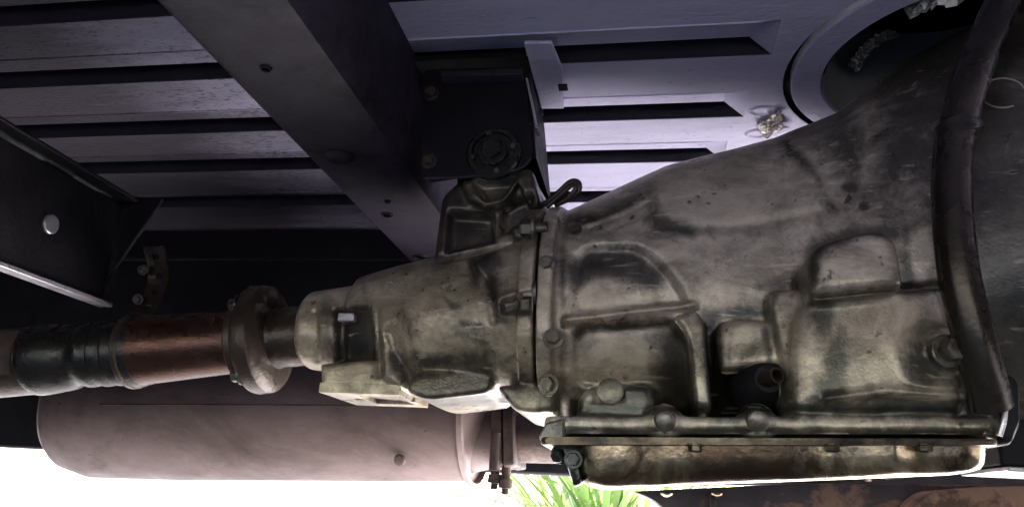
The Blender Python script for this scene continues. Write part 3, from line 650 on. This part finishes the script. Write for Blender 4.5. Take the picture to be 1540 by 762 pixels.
# shift lever under the rail at the left
lv = put('shift_lever', join(prism([(846, 672), (866, 672), (876, 726), (862, 732), (852, 700)], .640, .652, 4), prism([(834, 672), (872, 672), (868, 690), (844, 690)], .642, .672, 4), lathe(PY(858, 682, .645), (0, -1, 0), [(-.01, .009), (.006, .009), (.008, .005)], 16)), 'rubber', tr)
bolt(tr, PY(842, 683, .640), (-.3, -1, -.3), .0058, .008, 'rubber'); bolt(tr, PY(862, 690, .632), (0, -1, 0), .0055, .006, 'rubber')
# rail end lug
put('rail_lug', prism([(808, 656), (820, 634), (850, 626), (850, 668), (816, 668)], .622, .70, 5), 'rail', tr)

# ================================================================== DRIVESHAFT
ds = thing('driveshaft', 'dark driveshaft with maroon sleeve and ringed boot entering the gearbox tail', 'driveshaft', PY(300, 530, AX))
A, B = PY(472, 503, AX), PY(-20, 548, AX); ax = (B - A); LN = np.linalg.norm(ax); ax = ax / LN
def sx(px, py=520): return float((PY(px, py, AX) - A) @ ax)
K = AX / F
def dl(name, prof, mat, seg=48): return put(name, lathe(A, ax, [(sx(p_), r * K * 1.02) for p_, r in prof], seg), mat, ds, sharp=35)
dl('output_stub', [(484, 42), (476, 46), (462, 48), (440, 48), (424, 47), (412, 52)], 'shaft')
dl('yoke_flange', [(418, 52), (414, 70), (410, 82), (406, 86), (390, 87), (385, 85), (381, 74), (372, 66)], 'shaft')
dl('inner_flange', [(382, 66), (376, 70), (368, 70), (364, 64), (360, 48)], 'shaft')
dl('sleeve', [(372, 46), (362, 50), (230, 56), (222, 58), (212, 58)], 'maroon')
dl('boot', [(222, 57), (214, 60), (207, 60), (203, 53), (197, 49), (191, 54), (184, 55), (178, 49), (172, 54), (164, 54.5), (158, 48), (150, 53), (140, 53.5), (133, 49), (124, 50), (114, 55), (86, 58.5), (74, 60), (66, 59.5), (62, 57)], 'rubber')
dl('clamp_ring', [(210, 60), (208, 62), (203, 62), (201, 60)], 'shaft')
dl('tube', [(74, 56), (70, 57), (-40, 58), (-240, 59)], 'shaft')
for a in (0.6, 2.1, 3.7, 5.3):
    d_, u, w = frame_of(ax); c = A + ax * sx(384) + (u * math.cos(a) + w * math.sin(a)) * 78 * K
    bolt(ds, c, ax, .0075, .009)
c = PY(420, 488, AX); put('grease_lobe', lathe(PY(375, 445, AX - .02), (1, 0, -.1), [(-.002, .001), (0, .012), (.03, .014), (.035, .002)], 20), 'shaft', ds)
d_, u_, w_ = frame_of(ax); uu = -u_ if False else u_
pr = [[A + ax * sx(x) + (np.array([0, -1., 0]) * math.cos(t) + np.cross(ax, [0, -1., 0]) * math.sin(t)) * 59.5 * K * 1.02 for t in np.linspace(-.55, .75, 10)] for x in (60, 30, 0, -30)]
put('label_patch', loft(pr, cap=False, closed=False), 'rust', ds)['label'] = 'worn rusty patch on the tube'

# ================================================================== EXHAUST
YMf = 1.115
mf = thing('muffler', 'brown pink cylindrical muffler hanging behind the driveshaft', 'muffler', PY(390, 690, YMf))
# outline tops/bottoms measured; an oval can running along X
can = body([(112, 516, 692, .075), (101, 535, 668, .045), (97, 560, 640, .02)][::-1] + [(130, 506, 706, .097), (165, 500, 718, .109), (300, 498, 722, .112), (712, 500, 724, .112)], YMf, 2.1, 64)
put('can', can, 'muffler', mf, sharp=60)
rr = ringfit(716, 494, 731, YMf, .119, 2.1, 64); rr2 = ringfit(722, 494, 731, YMf, .115, 2.1, 64)
def shrink(r, s, dx): c_ = sum(r) / len(r); return [c_ + (q - c_) * s + np.array([dx, 0, 0]) for q in r]
put('rim', loft([shrink(rr, .95, -.005), rr, rr2, shrink(rr2, .965, .002), shrink(rr2, .945, -.010)]), 'muffler', mf, sharp=30)
put('end_cap', loft([shrink(rr2, .95, -.007), shrink(rr2, .9, -.008), shrink(rr2, .55, .012), shrink(rr2, .38, .016)]), 'muffler', mf, sharp=30)
put('seam', tube([PY(x, 607 + .004 * x, YMf - .1115) for x in (150, 330, 500, 680)], .0012, 8), 'rust', mf)
for q in ((600, 692),): put('spot_dimple', lathe(PY(*q, YMf - .088), (0, -1, -.5), [(-.004, .008), (.001, .007), (.002, .003)], 16), 'muffler', mf)
ep = thing('exhaust_pipe', 'dark rusty exhaust pipe with bolted flange joint by the muffler end', 'pipe', PY(770, 690, YMf))
pc = PY(734, 655, YMf); pd_ = PY(1000, 652, YMf)
put('neck', lathe(pc, (1, 0, .02), [(-.03, .056), (-.01, .05), (.004, .047), (.03, .046)], 32), 'muffler', ep)
put('pipe', lathe(pc + np.array([.035, 0, 0]), (1, 0, .03), [(0, .036), (.35, .036)], 28), 'rust', ep)
for x in (746, 764):
    q = PY(x, 655, YMf)
    put('flange', prism([(x - 9, 606), (x + 8, 606), (x + 9, 700), (x - 8, 702)], YMf - .055, YMf + .055, 4), 'rust', ep, bevel=.001)
for x, y in ((750, 705), (766, 712)): put('stud', lathe(PY(x, y - 90, YMf - .035), (0, 0, -1), [(0, .0065), (.088, .0065), (.0885, .0095), (.1, .0095), (.1005, .005), (.108, .005)], 10), 'rust', ep)
put('flange_spring', lathe(PY(746, 650, YMf - .058), (0, 0, -1), [(0, .007), (.05, .007)], 12), 'rust', ep)

# ================================================================== FRONT LOW PARTS AT RIGHT
fb = thing('lower_beam', 'mud caked dark beam low behind the oil pan at right', 'beam', (.3, .93, -.05))
bp = [(955, 741), (1000, 760), (1010, 800), (1800, 800), (1800, 728), (1000, 728)]
put('beam', prism([(948, 738), (975, 748), (1000, 768), (1030, 830), (1900, 830), (1900, 733), (1200, 726)], .99, 1.10, 12), 'mud', fb)
put('rib', prism([(1068, 742), (1078, 742), (1079, 800), (1069, 800)], .975, .9905, 2), 'mud', fb)
mdp = prism([(1375, 756), (1400, 738), (1480, 731), (1800, 726), (1800, 830), (1360, 830)], .94, .99, 10)
put('mud_shield', mdp, 'redmud', fb)['label'] = 'brown dried mud on the beam'
eb = thing('engine_bracket', 'dark bracket with pale underside plate beside the pan end at right', 'bracket', PY(1530, 690, .72))
put('lug', prism([(1503, 566), (1522, 560), (1534, 572), (1536, 640), (1524, 668), (1508, 668), (1514, 620)], .625, .68, 6), 'black', eb)
put('edge', tube([PY(1504, 572, .622), PY(1511, 600, .620), PY(1510, 630, .620), PY(1503, 655, .622)], .0022, 8), 'steel', eb)
q0, q1 = PZ(1512, 690, .075), PZ(1620, 700, .075)
zb_ = PY(1510, 708, .7)[2]
put('plate', box(PY(1514, 690, .7)[0], PY(1514, 690, .7)[0] + .25, .70, .80, zb_ , zb_ + .004), 'steel', eb, bevel=.001)
put('arm', box(PY(1520, 690, .7)[0], PY(1514, 690, .7)[0] + .25, .72, .80, zb_ + .0045, zb_ + .10), 'black', eb, bevel=.003)

# ================================================================== PLANTS BEYOND THE VEHICLE
def leaf_mesh(Ln, wd, bend, rnd):
    V = []; Fc = []; n = 8
    for i in range(n + 1):
        t = i / n; ang = 0; 
        x = sum(math.cos(math.radians(78) - bend * s) for s in np.linspace(0, t, 8)) / 8 * Ln * t
        z = sum(math.sin(math.radians(78) - bend * s) for s in np.linspace(0, t, 8)) / 8 * Ln * t
        w = wd * (.35 + 1.4 * t) * (1 - t) ** .6 + .0008; dz = .3 * w
        V += [(x, -w, z + dz), (x, 0, z), (x, w, z + dz)]
        if i: k = 3 * i; Fc += [[k - 3, k - 2, k + 1, k], [k - 2, k - 1, k + 2, k + 1]]
    return V, Fc
LM = []
for i in range(5):
    v, f = leaf_mesh(.50 + .05 * i, .010 + .0025 * (i % 3), .6 + .3 * i, 0)
    me = bpy.data.meshes.new('leaf'); me.from_pydata(v, [], f); me.update(); me.polygons.foreach_set('use_smooth', np.ones(len(me.polygons), bool)); me.materials.append(MAT['leaf']); LM.append(me)
def plant(x, y, n, s, label):
    t = thing('strap_leaf_plant', label, 'plant', (x, y, GZ), 'plants beyond the vehicle')
    put('stem', lathe((x, y, GZ), (0, 0, 1), [(0, .03), (.05, .022), (.1, .01)], 12), 'soil', t)
    for i in range(n):
        o = bpy.data.objects.new('leaf', LM[i % 5]); COL.objects.link(o); o.parent = t
        o.location = (random.uniform(-.02, .02), random.uniform(-.02, .02), random.uniform(.02, .08)); k = s * random.uniform(.75, 1.15); o.scale = (k, k, k)
        o.rotation_euler = (random.uniform(-.25, .25), random.uniform(-.3, .25), i * 2.399 + random.uniform(-.3, .3))
q = PY(905, 750, 2.3); plant(q[0], 2.3, 64, 1.12, 'arching bright green strap leaf plant below the oil pan corner')
q = PY(965, 750, 2.5); plant(q[0], 2.5, 44, 1.1, 'bright green leaf clump half hidden behind the oil pan')
q = PY(846, 750, 2.9); plant(q[0], 2.9, 60, 1.3, 'farther green leaf clump at the left of the leaves below the oil pan')
print('objects', len(bpy.data.objects), 'tris', sum(len(m.polygons) for m in bpy.data.meshes))
